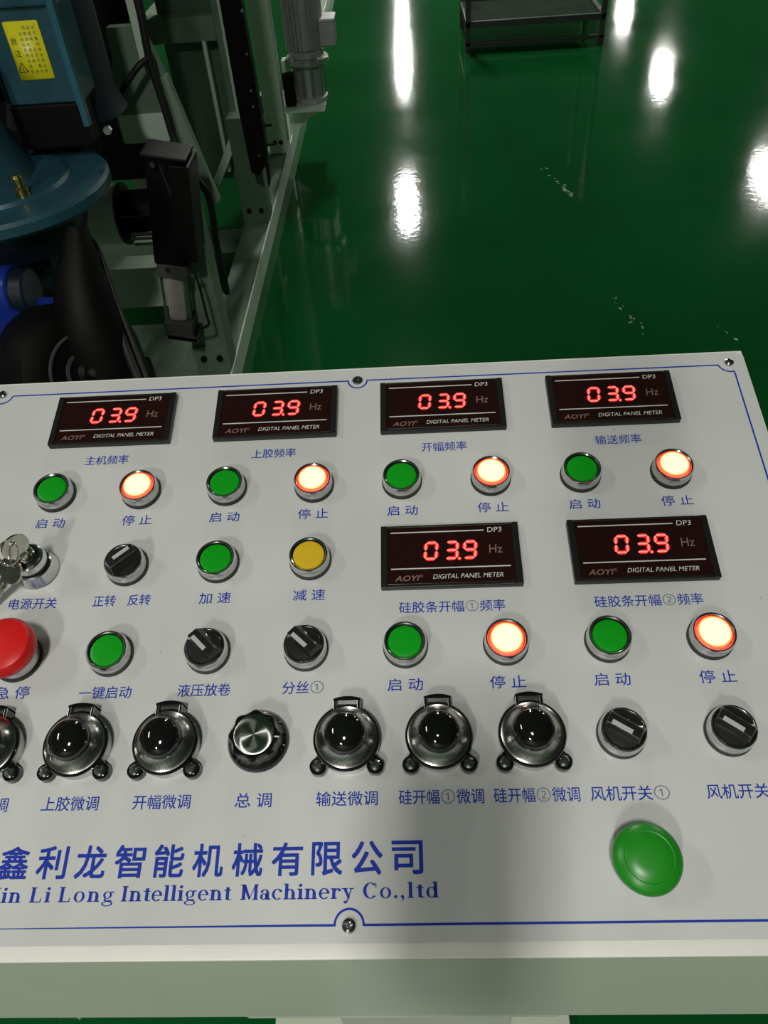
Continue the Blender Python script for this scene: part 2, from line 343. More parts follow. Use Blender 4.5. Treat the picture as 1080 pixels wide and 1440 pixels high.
# serif lettering drawn from strokes: unit = cap height
def serif(b, s_, x, y, ht, z, m, gap=0., kx=1.2):
    ST, HR, XH = .195, .07, .68
    def poly(P_): 
        vs_ = [b.bm.verts.new((X+p[0]*ht*KX, y+p[1]*ht, z)) for p in P_]; f = b.bm.faces.new(vs_); f.material_index = b.mi(m)
        if f.normal.z < 0 or True:
            f.normal_update()
            if f.normal.z < 0: f.normal_flip()
    def R(x0, y0, x1, y1): poly([(x0, y0), (x1, y0), (x1, y1), (x0, y1)])
    def stem(x0, y0, y1, sb=True, st=True, flag=False):
        R(x0, y0, x0+ST, y1)
        if sb: R(x0-.08, y0, x0+ST+.08, y0+HR)
        if st: R(x0-.08, y1-HR, x0+ST+(.08 if not flag else 0), y1)
    def ring(cx, cy, rx, ry, tx, ty, a0=0, a1=360, n=22):
        for i in range(n):
            A, D = [math.radians(a0+(a1-a0)*j/n) for j in (i, i+1)]
            poly([(cx+rx*math.cos(A), cy+ry*math.sin(A)), (cx+rx*math.cos(D), cy+ry*math.sin(D)), (cx+(rx-tx)*math.cos(D), cy+(ry-ty)*math.sin(D)), (cx+(rx-tx)*math.cos(A), cy+(ry-ty)*math.sin(A))])
    def arch(x0):       # shoulder from a stem at x0 to a stem at x0+.4
        ring(x0+.30, XH-.26, .27, .26, .17, .075, 0, 140)
    KX = kx; X = x
    for c in s_:
        if c == ' ': wd = .42
        elif c == 'i': stem(.1, 0, XH, st=True, flag=True); ring(.1+ST/2, .9, .105, .105, .105, .105); wd = .4
        elif c == 'l': stem(.1, 0, 1.02, flag=True); wd = .4
        elif c == 'n': stem(.1, 0, XH, flag=True); arch(.1); stem(.5, 0, .42, st=False); wd = .8
        elif c == 'h': stem(.1, 0, 1.02, flag=True); arch(.1); stem(.5, 0, .42, st=False); wd = .8
        elif c == 'r': stem(.1, 0, XH, flag=True); ring(.42, XH-.2, .2, .2, .12, .08, 40, 170); ring(.53, XH-.12, .09, .09, .09, .09); wd = .63
        elif c == 'o': ring(.37, XH/2, .33, XH/2+.02, .16, .055); wd = .74
        elif c == 'e': ring(.36, XH/2, .32, XH/2+.02, .16, .06, 0, 318); R(.18, XH/2-.0, .66, XH/2+.055); wd = .71
        elif c == 'c': ring(.36, XH/2, .32, XH/2+.02, .16, .06, 45, 315); ring(.55, XH-.13, .085, .085, .085, .085); wd = .68
        elif c == 'd': ring(.35, XH/2, .31, XH/2+.02, .16, .055, 0, 360); stem(.49, 0, 1.02, sb=False, flag=True); R(.49, 0, .76, HR); wd = .82
        elif c == 'a': ring(.27, .2, .23, .21, .15, .06); stem(.38, .04, .46, sb=False, st=False); ring(.31, XH-.22, .24, .22, .14, .06, 0, 150); ring(.14, XH-.16, .085, .085, .085, .085); R(.38, 0, .66, HR+.02); wd = .68
        elif c == 't': stem(.16, .05, XH+.16, sb=False, st=False); R(.03, XH-HR, .46, XH); ring(.36, .14, .2, .15, .1, .06, 180, 320); wd = .48
        elif c == 'g': ring(.33, .43, .27, .24, .14, .05); ring(.36, -.13, .34, .17, .1, .055); R(.14, .06, .24, .22); R(.2, .0, .6, .1); R(.5, .58, .72, .66); wd = .74
        elif c == 'y': poly([(.08, XH), (.28, XH), (.5, .02), (.38, -.0)]); poly([(.56, XH), (.63, XH), (.33, -.28), (.26, -.24)]); R(0, XH-HR, .36, XH); R(.46, XH-HR, .72, XH); ring(.22, -.22, .1, .09, .1, .09); wd = .71
        elif c == 'L': stem(.12, 0, 1); R(.12, 0, .72, HR); poly([(.66, 0), (.74, 0), (.76, .3), (.72, .3)]); wd = .82
        elif c == 'I': stem(.12, 0, 1); wd = .46
        elif c == 'X': poly([(.08, 1), (.3, 1), (.82, 0), (.6, 0)]); poly([(.66, 1), (.73, 1), (.22, 0), (.14, 0)]); R(0, 1-HR, .38, 1); R(.55, 1-HR, .85, 1); R(.02, 0, .34, HR); R(.5, 0, .9, HR); wd = .9
        elif c == 'C': ring(.48, .5, .44, .52, .2, .06, 42, 318); poly([(.78, .66), (.83, .66), (.83, 1), (.78, 1)]); wd = .9
        elif c == 'M': stem(.1, 0, 1, st=False, sb=False); R(.0, 0, .34, HR); R(.1, 0, .16, 1); poly([(.08, 1), (.3, 1), (.62, .1), (.52, 0)]); poly([(.86, 1), (.92, 1), (.6, .1), (.52, 0)]); R(.82, 0, .82+ST, 1); R(.74, 0, 1.07, HR); R(.0, 1-HR, .28, 1); R(.84, 1-HR, 1.07, 1); wd = 1.12
        elif c == '.': ring(.12, .09, .1, .1, .1, .1); wd = .3
        elif c == ',': ring(.12, .09, .1, .1, .1, .1); poly([(.12, 0), (.22, .1), (.2, -.08), (.1, -.2), (.07, -.17), (.13, -.06)]); wd = .3
        else: wd = .4
        X += wd*ht*KX+gap
    return X
b = B()
for word, x0, x1 in (('Xin', 27.6, 37.8), ('Li', 43.0, 55.0), ('Long', 59.8, 91.8), ('Intelligent', 96.2, 159.4), ('Machinery', 164.3, 228.3), ('Co.,ltd', 233.5, 275.6)):
    b1 = B(); serif(b1, word, 0, 0, 7.9, ZT, INK); W1 = max(v.co.x for v in b1.bm.verts)-min(v.co.x for v in b1.bm.verts); b1.bm.free()
    b2 = B(); serif(b2, word, 0, 0, 7.9, ZT, INK, gap=.5 if word == 'Xin' else (x1-x0-W1)/(len(word)-1))
    X0 = min(v.co.x for v in b2.bm.verts); X1 = max(v.co.x for v in b2.bm.verts); k = 1
    if word == 'Xin': x0 = 37.8-(X1-X0)
    mi = b.mi(INK); mp = {}
    for v in b2.bm.verts: mp[v] = b.bm.verts.new((x0+(v.co.x-X0)*k, -95.2+v.co.y, ZT))
    for f in b2.bm.faces: b.bm.faces.new([mp[v] for v in f.verts]).material_index = mi
    b2.bm.free()
sdone(b, 'company_name_in_english', plate, recalc=False)
# screws ---------------------------------------------------------------
def screw(name, u, v, r=3.9, label=None):
    b = B(); b.lathe([(r*1.02, .4), (r, 1.0), (r*.86, 2.1), (r*.55, 2.8), (r*.5, 2.9), (r*.42, 1.7), (0, 1.6)], CHROME, 28)
    a = random.random()*PI
    for k in range(2):
        M = Matrix.Rotation(a+k*PI/2, 4, 'Z'); b.box((-r*.48, -.35, 1.5), (r*.48, .35, 2.75), BLACKP, 0, M)
    return pdone(b, name, u, v, label=label)
screw('corner_screw', 519.7, 282.8); screw('corner_screw', -67.6, 283.2); screw('edge_screw', 226, -108.6, 4.3)
screw('corner_screw', 519.7, -109.5); screw('corner_screw', -67.6, -109.5)
b = B(); b.lathe([(4.4, .5), (4.3, .68), (3.4, .66), (3.1, .54), (0, .53)], BLACKP, 28, mats=[STEEL, STEEL, BLACKP, BLACKP])
b.lathe([(1.3, .55), (1.2, .9), (0, .95)], STEEL, 12, cx=.6, cy=.4)
pdone(b, 'empty_screw_hole', 226, 282, label='black empty screw hole at the middle of the top edge')

# ------------------------------------------------------------------ panel meters
MBLK = mat('meter_black', (.008, .0075, .007), .35, bump=.08, bscale=700)
MWIN = mat('meter_red_filter', (.016, .004, .004), .16, coat=.3)
WPRT = mat('white_print', (.55, .55, .54), .5)
DPRT = mat('dim_print', (.2, .11, .09), .5)
LEDR = mat('led_halo', (.3, 0, 0), .4, emit=(1, .01, .012), es=.95)  # red glow round each segment, put in as a wider emissive bar
LEDC = mat('led_core', (.4, .02, .02), .4, emit=(1, .13, .10), es=2.4)
SEG = {'0': 'abcdef', '3': 'abcdg', '9': 'abcdfg'}
def digit_shapes(b, ch, cx, cy, wd, ht, sl=.1):
    T = 1.75; x0, x1 = cx-wd/2, cx+wd/2; y0, y1, ym = cy-ht/2, cy+ht/2, cy
    def bar(ax, ay, bx, by, t, z, m):
        d = Vector((bx-ax, by-ay)).normalized(); n = Vector((-d.y, d.x)); e = t/2
        pts_ = [(ax, ay), (ax+d.x*e+n.x*e, ay+d.y*e+n.y*e), (bx-d.x*e+n.x*e, by-d.y*e+n.y*e), (bx, by), (bx-d.x*e-n.x*e, by-d.y*e-n.y*e), (ax+d.x*e-n.x*e, ay+d.y*e-n.y*e)]
        f = b.bm.faces.new([b.bm.verts.new((px+sl*(py-cy), py, z)) for px, py in pts_[::-1]]); f.material_index = b.mi(m)
    g = .35
    L = {'a': (x0+g, y1, x1-g, y1), 'g': (x0+g, ym, x1-g, ym), 'd': (x0+g, y0, x1-g, y0), 'f': (x0, ym+g, x0, y1-g), 'b': (x1, ym+g, x1, y1-g), 'e': (x0, y0+g, x0, ym-g), 'c': (x1, y0+g, x1, ym-g)}
    for s_ in SEG[ch]:
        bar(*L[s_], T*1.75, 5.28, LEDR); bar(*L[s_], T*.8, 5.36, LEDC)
def meter():
    b = B()
    b.box((-48, -24, 0), (48, 24, 4.6), MBLK, .7)
    b.box((-48, -24, 4.4), (-43.4, 24, 5.9), MBLK, .5); b.box((43.4, -24, 4.4), (48, 24, 5.9), MBLK, .5)
    b.box((-43.2, -24, 4.4), (43.2, -21.6, 5.5), MBLK, .5); b.box((-43.2, 22.4, 4.4), (43.2, 24, 5.5), MBLK, .4)
    root = pdone(b, 'panel_meter', 0, 0)
    b = B(); b.box((-43.3, -21.6, 4.4), (43.3, 22.4, 5.2), MWIN, .15); sdone(b, 'display_window', root)
    for ch, x in (('0', -13.2), ('3', 1.0), ('9', 13.6)):
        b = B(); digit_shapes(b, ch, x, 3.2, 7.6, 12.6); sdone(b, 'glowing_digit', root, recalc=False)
    b = B()
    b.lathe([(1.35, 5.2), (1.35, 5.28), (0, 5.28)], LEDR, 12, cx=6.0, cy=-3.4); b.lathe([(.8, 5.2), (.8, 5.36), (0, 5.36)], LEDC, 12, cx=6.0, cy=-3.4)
    sdone(b, 'decimal_point', root)
    b = B(); qd(b, -41, 17.9, 24, 18.8, 5.26, WPRT); qd(b, -41, -10.6, 40.5, -9.7, 5.26, WPRT)
    put_text(b, 'DP3', 31.5, 18.6, 9.8, 4.0, 5.26, WPRT, .0, .1)
    put_text(b, 'Hz', 31.3, 3.4, 9.0, 6.6, 5.26, DPRT, .0, .05)
    put_text(b, 'AOYI', -30, -17.4, 15.5, 4.1, 5.26, DPRT, .03, .3); put_text(b, '®', -20.3, -16, 2.3, 2.3, 5.26, DPRT)
    put_text(b, 'DIGITAL PANEL METER', 11.5, -16.7, 47.5, 3.4, 5.26, WPRT, .0, .22)
    sdone(b, 'printed_lettering', root, recalc=False)
    return root
m0 = meter()
ML = [('leftmost digital meter of the top row above the label 主机频率', .5, 249.7), ('second digital meter from the left in the top row', 2.5, 249.7),
      ('third digital meter of the top row, right of the empty screw hole', 4.5, 249.7), ('rightmost digital meter of the top row near the corner screw', 6.5, 249.7),
      ('left digital meter of the lower pair', 4.5, 117.5), ('right digital meter of the lower pair', 6.5, 117.5)]
for i, (lb, k, v) in enumerate(ML):
    o = m0 if i == 0 else dup(m0); o.location = PW(k*P, v)-conI; o['label'] = lb; o['group'] = 'digital panel meters'

# ------------------------------------------------------------------ push buttons and selectors
LG = mat('green_lens', (.004, .30, .01), .32, spec=.3, noise=.04, nscale=300)
LY = mat('yellow_lens', (.62, .42, .02), .32, spec=.3, noise=.04, nscale=300)
LRIM = mat('lit_red_lens_edge', (.5, .02, .01), .3, emit=(1, .03, .015), es=7)
LMID = mat('lit_lens_orange', (.7, .2, .05), .3, emit=(1, .36, .08), es=2.2)
LLIT = mat('lit_lens', (.8, .3, .15), .3, emit=(1, .56, .25), es=2.6)
def bezel(b, r=14.1, top=11.8, inner=11.6):
    b.lathe([(r+.5, .4), (r+.6, 1), (r+.5, 3.6), (r-.5, 3.8)], RUBBER, 56)
    b.lathe([(r-.6, 3.6), (r, 4.3), (r+.1, 8.8), (r-.2, 10.4), (r-.9, top), (inner+.7, top+.1), (inner, top-.5), (inner-.2, top-2.2), (0, top-2.2)], CHROME, 56, mats=[STEEL, STEEL, STEEL, CHROME, CHROME, CHROME, BLACKP, BLACKP])
def push_button(kind):
    b = B(); bezel(b); root = pdone(b, 'push_button', 0, 0)
    b = B(); lm = {'g': LG, 'y': LY, 'r': LLIT}[kind]
    if kind == 'r':
        b.lathe([(10.9, 9.4), (10.9, 11.3), (10.6, 11.9), (9.9, 12.1), (9.1, 12.2), (7.8, 12.3), (4, 12.4), (0, 12.45)], lm, 48, mats=[LRIM, LRIM, LRIM, LMID, LLIT, LLIT, LLIT])
    else:
        b.lathe([(10.9, 9.4), (10.9, 10.4), (10.5, 10.9), (9.6, 11.1), (8, 11.2), (4, 11.35), (0, 11.4)], lm, 48)
    sdone(b, 'lens', root, label={'g': 'green lens', 'y': 'yellow lens', 'r': 'lit red lens glowing white at its centre'}[kind]); return root
pg, py_, pr_ = push_button('g'), push_button('y'), push_button('r')
VB1, VB2, VB3 = 181.2, 118.0, 52.2
mn = ['leftmost top-row meter', 'second top-row meter', 'third top-row meter', 'rightmost top-row meter', 'left meter of the lower pair', 'right meter of the lower pair']
first = {'g': True, 'r': True}
def place(proto, u, v, label, key, group):
    o = proto if first.get(key, True) else dup(proto)
    first[key] = False; o.location = PW(u, v)-conI; o['label'] = label; o['group'] = group; return o
for k in range(8):
    g = k % 2 == 0
    place(pg if g else pr_, k*P, VB1, ('green start button under the ' if g else 'lit red stop button under the ')+mn[k//2], 'g' if g else 'r', 'green start buttons' if g else 'lit red stop buttons')
for k in range(4):
    g = k % 2 == 0
    place(pg if g else pr_, (k+4)*P, VB3+.3, ('green start button under the ' if g else 'lit red stop button under the ')+mn[4+k//2], 'g' if g else 'r', 'green start buttons' if g else 'lit red stop buttons')
place(pg, 130, VB2, 'green speed-up button beside the yellow button', 'g', 'green start buttons')
place(pg, 65, VB3, 'green button right of the red mushroom button', 'g', 'green start buttons')
place(py_, 195, VB2, 'yellow slow-down button, the only yellow one', 'y', 'push buttons')
SSTR = mat('selector_stripe', (.42, .42, .42), .4)
def selector():
    b = B(); bezel(b); root = pdone(b, 'selector_switch', 0, 0)
    b = B(); b.lathe([(11.4, 9.6), (11.4, 11.4), (10.8, 12.4), (6, 12.9), (0, 12.9)], BLACKP, 48)
    fs = b.quadbox([Vector(p) for p in ((-11.3, -7.6, 12), (11.3, -7.6, 12), (11.3, 4.2, 12), (-11.3, 4.2, 12), (-9.6, -3.6, 18.2), (11.0, -3.6, 18.2), (11.0, 3.2, 18.6), (-9.6, 3.2, 18.6))], BLACKP); b.bevel(fs, .5)
    sdone(b, 'handle', root)
    b = B(); b.box((-4.6, .0, 18.3), (8.2, 2.9, 18.75), SSTR, .1); sdone(b, 'pointer_stripe', root, label='pale grey stripe'); return root
sw = selector()
for i, (u, v, a, lb) in enumerate([(65, VB2, 41, 'black selector switch between the key switch and a green button'), (130, VB3, 135, 'black selector switch above the label 液压放卷'),
        (195, VB3, 137, 'black selector switch above the label 分丝①'), (389, -7.6, 147, 'black selector switch above the green mushroom button'), (453, -7.6, 143, 'black selector switch at the right end of the lowest row')]):
    o = sw if i == 0 else dup(sw); o.location = PW(u, v)-conI; o.rotation_euler = (PR @ Matrix.Rotation(math.radians(a), 3, 'Z')).to_euler(); o['label'] = lb; o['group'] = 'black selector switches'
# mushroom buttons
RED = mat('red_mushroom', (.62, .012, .01), .3, noise=.03, nscale=100); GRN = mat('green_mushroom', (.014, .235, .012), .33, noise=.03, nscale=100)
b = B(); b.lathe([(16.5, .4), (16.5, 2.6), (15, 2.8)], RUBBER, 56); b.lathe([(15.4, 2.6), (15.4, 11), (14, 12), (9, 12), (9, 18)], STEEL, 56)
es = pdone(b, 'emergency_stop_button', 1.5, 52, label='red mushroom stop button at the left edge')
b = B(); b.lathe([(9, 14.5), (17, 15), (19.6, 17), (20.2, 20), (19.6, 23.5), (17.4, 26.3), (13, 27.8), (6, 28.5), (0, 28.6)], RED, 64); sdone(b, 'mushroom_cap', es, label='red cap')
b = B(); b.lathe([(14.7, .4), (14.7, 3.4), (13.8, 3.6)], RUBBER, 56); b.lathe([(14, 3.6), (14.2, 8.5), (13, 9.5), (9, 9.5), (9, 14)], CHROME, 56)
gb = pdone(b, 'mushroom_button', 389, -79, label='large green mushroom button at the lower right')
b = B(); b.lathe([(9, 11), (16.6, 11.4), (18.4, 13.4), (18.8, 15.6), (18.3, 18), (16.8, 19.8), (13.4, 21.2), (12.9, 21.0), (12.6, 21.1), (12, 21.5), (6, 22.2), (0, 22.3)], GRN, 64); sdone(b, 'mushroom_cap', gb, label='green cap')
# fine-tuning dials
SKIRT = mat('mirror_skirt', (.56, .55, .52), .24, 1, noise=.35, nscale=110)
SMOKE = mat('smoked_window', (.09, .09, .075), .25)
ENG = mat('engraved_mark', (.004, .004, .004), .5)
def dial():
    b = B()
    b.lathe([(18.2, .4), (19.8, .6), (19.7, 7.2), (20.1, 8.0), (20.3, 9.7), (19.7, 10.6), (18.9, 10.7), (18.2, 10.3)], GLOSSB, 72, mats=[STEEL, STEEL, GLOSSB, GLOSSB, GLOSSB, GLOSSB, GLOSSB])
    for s_ in (-1, 1):
        b.lathe([(5.4, .4), (5.6, 1.4), (5.2, 5.6), (4.6, 6.2), (0, 6.2)], GLOSSB, 32, cx=s_*17.2, cy=-15.8)
        M = Matrix.Translation((s_*14.6, -12.6, 0)) @ Matrix.Rotation(math.radians(-45*s_), 4, 'Z'); b.box((-4.6, -4.5, .5), (4.6, 4.5, 5.8), GLOSSB, .3, M)
    b.box((-8.4, 15, .5), (-6.3, 24.2, 11), GLOSSB, .5); b.box((6.3, 15, .5), (8.4, 24.2, 11), GLOSSB, .5)
    b.prism([(-8.4, 22.4)]+[(x, 25.2-.022*x*x) for x in (-8.4, -5.6, -2.8, 0, 2.8, 5.6, 8.4)][::1]+[(8.4, 22.4)], .5, 11.2, GLOSSB)
    root = pdone(b, 'tuning_dial', 0, 0)
    b = B(); b.box((-6.4, 15, 1), (6.4, 22.6, 7.6), SMOKE, .3); sdone(b, 'index_window', root, label='smoked index window')
    b = B(); b.lathe([(18.9, 9.8), (18.7, 10.9), (17.8, 11.3), (15.2, 13.6), (13.3, 16.6), (12.8, 17.4), (9, 17.4)], SKIRT, 72, mats=[GLOSSB, SKIRT, SKIRT, SKIRT, SKIRT, GLOSSB]); sk = sdone(b, 'graduated_skirt', root, label='mirror-bright graduated skirt')
    b = B()
    for i in range(100):
        a = 2*PI*i/100; L = 2.4 if i % 10 == 0 else (1.9 if i % 5 == 0 else 1.4); r0 = 17.7
        def sp(r): t = (17.8-r)/(17.8-15.2); return 11.3+2.3*t+.05
        M = Matrix.Rotation(a, 4, 'Z'); k = b.mi(ENG); hw = .15
        b.bm.faces.new([b.bm.verts.new(M @ Vector(p)) for p in ((r0, -hw, sp(r0)), (r0, hw, sp(r0)), (r0-L, hw, sp(r0-L)), (r0-L, -hw, sp(r0-L)))]).material_index = k
    sdone(b, 'graduation_marks', root, kind='stuff', recalc=False)
    b = B(); pr = [(12.7, 15.8), (12.7, 17.5), (12.5, 20.0)]+[(12.5*math.cos(t*PI/2/10), 20+7.4*math.sin(t*PI/2/10)) for t in range(1, 10)]+[(0, 27.4)]
    b.lathe(pr, GLOSSB, 56); sdone(b, 'dome_knob', root)
    for s_ in (-1, 1):
        b = B(); b.lathe([(3.4, 6), (3.3, 7.0), (2.2, 7.9), (0, 8.1)], CHROME, 24, cx=s_*17.2, cy=-15.8)
        for k in range(2): b.box((-2.4, -.3, 7), (2.4, .3, 8.15), ENG, 0, Matrix.Translation((s_*17.2, -15.8, 0)) @ Matrix.Rotation(.5+k*PI/2, 4, 'Z'))
        sdone(b, 'mounting_screw', root)
    return root
d0 = dial()
for i, (u, lb) in enumerate([(0, 'black tuning dial cut by the left edge of the photo'), (56, 'black tuning dial above the label 上胶微调'), (112, 'black tuning dial left of the silver-topped knob'),
        (223.5, 'black tuning dial right of the silver-topped knob'), (279.3, 'black tuning dial above the label 硅开幅①微调'), (335.1, 'black tuning dial above the label 硅开幅②微调')]):
    o = d0 if i == 0 else dup(d0); o.location = PW(u, -8)-conI; o['label'] = lb; o['group'] = 'black tuning dials'
# fluted master knob with a turned aluminium top
b = B(); b.lathe([(18.6, .4), (19.2, 1.0), (19.0, 2.6), (17.8, 4.2)], GLOSSB, 72)
fl = lambda a, z: 1+(.055*math.cos(8*a)*min(1, max(0, (z-4)/8)) if z > 4 else 0)
b.lathe([(17.8, 4.2), (15.6, 6.4), (15.0, 9), (15.0, 14.4), (14.2, 15.6), (12.6, 15.8), (12.3, 15.3)], GLOSSB, 128, wob=fl)
kn = pdone(b, 'master_knob', 168, -6.6, label='black fluted knob with a turned silver top')
def turned():
    m = mat('turned_aluminium', (.6, .6, .58), .21, 1, aniso=.95)
    nt = m.node_tree; t = nt.nodes.new('ShaderNodeTangent'); t.direction_type = 'RADIAL'; t.axis = 'Z'
    nt.links.new(t.outputs[0], nt.nodes['Principled BSDF'].inputs['Tangent']); return m
b = B(); b.lathe([(12.4, 15.2), (12.2, 15.9), (12, 16), (8, 16.02), (4, 16.04), (1, 16.05), (0, 16.05)], turned(), 64); sdone(b, 'turned_disc', kn, label='silver turned metal disc')
b = B(); b.box((12.6, -.45, 15.5), (15.6, .45, 16.0), WPRT, .1, Matrix.Rotation(-.12, 4, 'Z')); sdone(b, 'pointer_mark', kn, label='white pointer line')
# key switch
b = B(); b.lathe([(15, .4), (15, 1.4), (14.6, 1.9), (13.2, 11.5), (12.2, 12.6)], CHROME, 56); b.lathe([(11.6, 12.4), (11.4, 15.6)], BLACKP, 48)
b.lathe([(11.6, 15.4), (12, 16), (11.2, 20.6), (10.2, 21.4), (9.4, 21.4), (9.2, 20.4), (0, 20.4)], CHROME, 56, mats=[CHROME]*4+[BLACKP, BLACKP])
ks = pdone(b, 'key_switch', .5, 118, label='chrome key switch with a key in it')
b = B(); b.lathe([(7.2, 20), (7.0, 24.5), (6.2, 25.4), (0, 25.4)], CHROME, 36); b.box((-4.5, -.7, 25), (4.5, .7, 25.7), BLACKP, 0, Matrix.Rotation(.9, 4, 'Z')); sdone(b, 'lock_core', ks)
# the keys: bow with a hole, barrel, blade; one sits in the lock, its twin hangs from the split ring
KEYM = mat('nickel_key', (.6, .58, .5), .22, 1, noise=.25, nscale=250)
def key_shape(b, M):
    n = 28; prof = []
    for side in (-.9, .9):
        prof.append([[b.bm.verts.new(M @ Vector((r_*math.cos(2*PI*i/n)*1.0, side, z_+r_*math.sin(2*PI*i/n)*.95))) for i in range(n)] for r_, z_ in ((9.6, 0), (2.2, 4.6))])
    k = b.mi(KEYM)
    for i in range(n):
        j = (i+1) % n
        for A in (0, 1): b.bm.faces.new((prof[A][0][i], prof[A][0][j], prof[A][1][j], prof[A][1][i])).material_index = k
        for q in (0, 1): b.bm.faces.new((prof[0][q][i], prof[0][q][j], prof[1][q][j], prof[1][q][i])).material_index = k
    b.box((-3.6, -1.1, -13.5), (3.6, 1.1, -7.5), KEYM, .3, M); b.lathe([(0, -32), (2.6, -32), (3.0, -31), (3.0, -9), (0, -9)], KEYM, 18, M)
LOCK = Matrix.Translation((.5, 118, 0))
b = B(); M1 = Matrix.Translation((.5, 117.2, 37.5)) @ Matrix.Rotation(math.radians(50), 4, 'Z') @ Matrix.Rotation(math.radians(-8), 4, 'X')
key_shape(b, M1); bmesh.ops.transform(b.bm, matrix=SC, verts=b.bm.verts[:])
b.done('key', loc=PW(0, 0), rot=(TH, 0, 0), cat='key', label='nickel key standing in the chrome key switch', group='keys at the key switch')
b = B(); rp = [(-3.8+8.2*math.cos(a), 113.0+5.5*math.sin(a), 36+7.0*math.sin(a+.4)) for a in [2*PI*i/36 for i in range(37)]]
b.tube(rp, .75, CHROME, 10, cap=False); bmesh.ops.transform(b.bm, matrix=SC, verts=b.bm.verts[:])
b.done('split_ring', loc=PW(0, 0), rot=(TH, 0, 0), cat='key ring', label='thin chrome split ring joining the two keys')
b = B(); M2 = Matrix.Translation((-6.8, 107, 23)) @ Matrix.Rotation(math.radians(-28), 4, 'Z') @ Matrix.Rotation(math.radians(-52), 4, 'X') @ Matrix.Rotation(math.radians(16), 4, 'Y')
key_shape(b, M2); bmesh.ops.transform(b.bm, matrix=SC, verts=b.bm.verts[:])
b.done('key', loc=PW(0, 0), rot=(TH, 0, 0), cat='key', label='shiny spare key hanging from the split ring', group='keys at the key switch')

# ------------------------------------------------------------------ the machine left of the console
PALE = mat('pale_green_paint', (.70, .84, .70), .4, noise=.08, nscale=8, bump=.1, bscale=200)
PALED = mat('shaded_green_paint', (.19, .26, .19), .55, noise=.2, nscale=12, bump=.1, bscale=150)  # frame green with its shade put in as a darker tone
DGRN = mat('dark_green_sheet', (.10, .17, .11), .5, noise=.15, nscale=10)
DKST = mat('dark_oily_steel', (.0035, .0032, .003), .55, spec=.18, noise=.4, nscale=30)
ALU = mat('cast_aluminium', (.5, .51, .5), .4, .4, noise=.15, nscale=60)
CYLM = mat('anodised_cylinder', (.48, .43, .42), .45, .3, noise=.15, nscale=60)
mc = empty('machine_frame', (-.33, 2.4, 0), cat='machine', label='pale green machine frame of posts and rails standing on the green floor')
mI = Vector(mc.location)
def mdone(b, name, parent=mc, **kw):
    o = b.done(name, parent, **kw)
    if parent is mc: o.location = -mI
    return o
# base rail: channel with a raised lip along its outer edge
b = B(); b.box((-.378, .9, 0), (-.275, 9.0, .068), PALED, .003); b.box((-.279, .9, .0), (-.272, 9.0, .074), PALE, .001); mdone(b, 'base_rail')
b = B(); b.box((-1.3, 1.45, .0), (-.378, 2.1, .012), PALED, .002); mdone(b, 'floor_plate')
b = B(); b.box((-1.6, .9, 0), (-1.5, 9.0, .068), PALED, .003); mdone(b, 'base_rail')
for y in (2.62, 4.3): b = B(); b.box((-1.5, y, 0), (-.378, y+.08, .06), PALED, .003); mdone(b, 'cross_rail')
def post(x0, x1, y, top, m, name='post', foot=True, d=.08):
    b = B(); b.box((x0, y, .068), (x1, y+d, top), m, .004); o = mdone(b, name)
    if foot:
        b = B(); b.box((x0, y-.008, .069), (x1, y, .155), m, .002); f = sub(b, 'foot_flange', o)
        for xx in (x0+.028, x1-.028):
            b = B(); b.cyl((xx, y-.007, .118), (xx, y-.016, .118), .0095, DKST, 6); sub(b, 'bolt', o)
    return o
def sub(b, name, parent, **kw): return b.done(name, parent, **kw)
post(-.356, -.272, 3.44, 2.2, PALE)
post(-.378, -.275, 2.73, .45, DGRN)  # post in shade, its dimness put into the darker green
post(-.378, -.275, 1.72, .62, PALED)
# upper frame, pale plates of the left column and crossbars
b = B(); b.prism([(-.475, .668), (-.36, .668), (-.318, .70), (-.318, .79), (-.36, .93), (-.44, .93), (-.445, .86), (-.475, .78)], 0, .03, PALED, Matrix.Translation((0, 1.93, 0)) @ Matrix.Rotation(PI/2, 4, 'X')); mdone(b, 'bearing_plate')
b = B(); b.box((-.47, 1.895, .665), (-.35, 1.915, .735), PALE, .003); mdone(b, 'bearing_block')
b = B(); b.box((-.366, 1.86, .86), (-.346, 1.9, 1.4), PALE, .002); mdone(b, 'guide_strip')
b = B(); b.beam((-.335, 1.90, .82), (-.268, 1.90, .50), .034, .03, PALED, .003); mdone(b, 'slanted_strut')
b = B(); b.box((-1.2, 2.9, .655), (-.39, 2.96, .735), PALED, .004); mdone(b, 'crossbar')
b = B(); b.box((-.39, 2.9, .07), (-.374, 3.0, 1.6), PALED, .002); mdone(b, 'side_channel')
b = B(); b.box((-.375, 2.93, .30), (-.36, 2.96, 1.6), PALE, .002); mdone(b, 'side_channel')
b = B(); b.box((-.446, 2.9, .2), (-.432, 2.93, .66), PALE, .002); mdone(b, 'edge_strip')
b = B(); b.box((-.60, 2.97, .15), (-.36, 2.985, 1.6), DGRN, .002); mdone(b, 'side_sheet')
b = B(); b.beam((-.350, 2.88, .40), (-.49, 2.88, .17), .03, .02, PALE, .002); mdone(b, 'diagonal_brace')
b = B(); b.box((-1.1, 1.76, .265), (-.40, 1.84, .385), mat('pale_beam', (.6, .72, .6), .45, noise=.06, nscale=10), .004); mdone(b, 'cross_beam')
b = B(); b.box((-.42, 3.43, .205), (-.35, 3.46, .225), PALE, .002); mdone(b, 'short_bar')
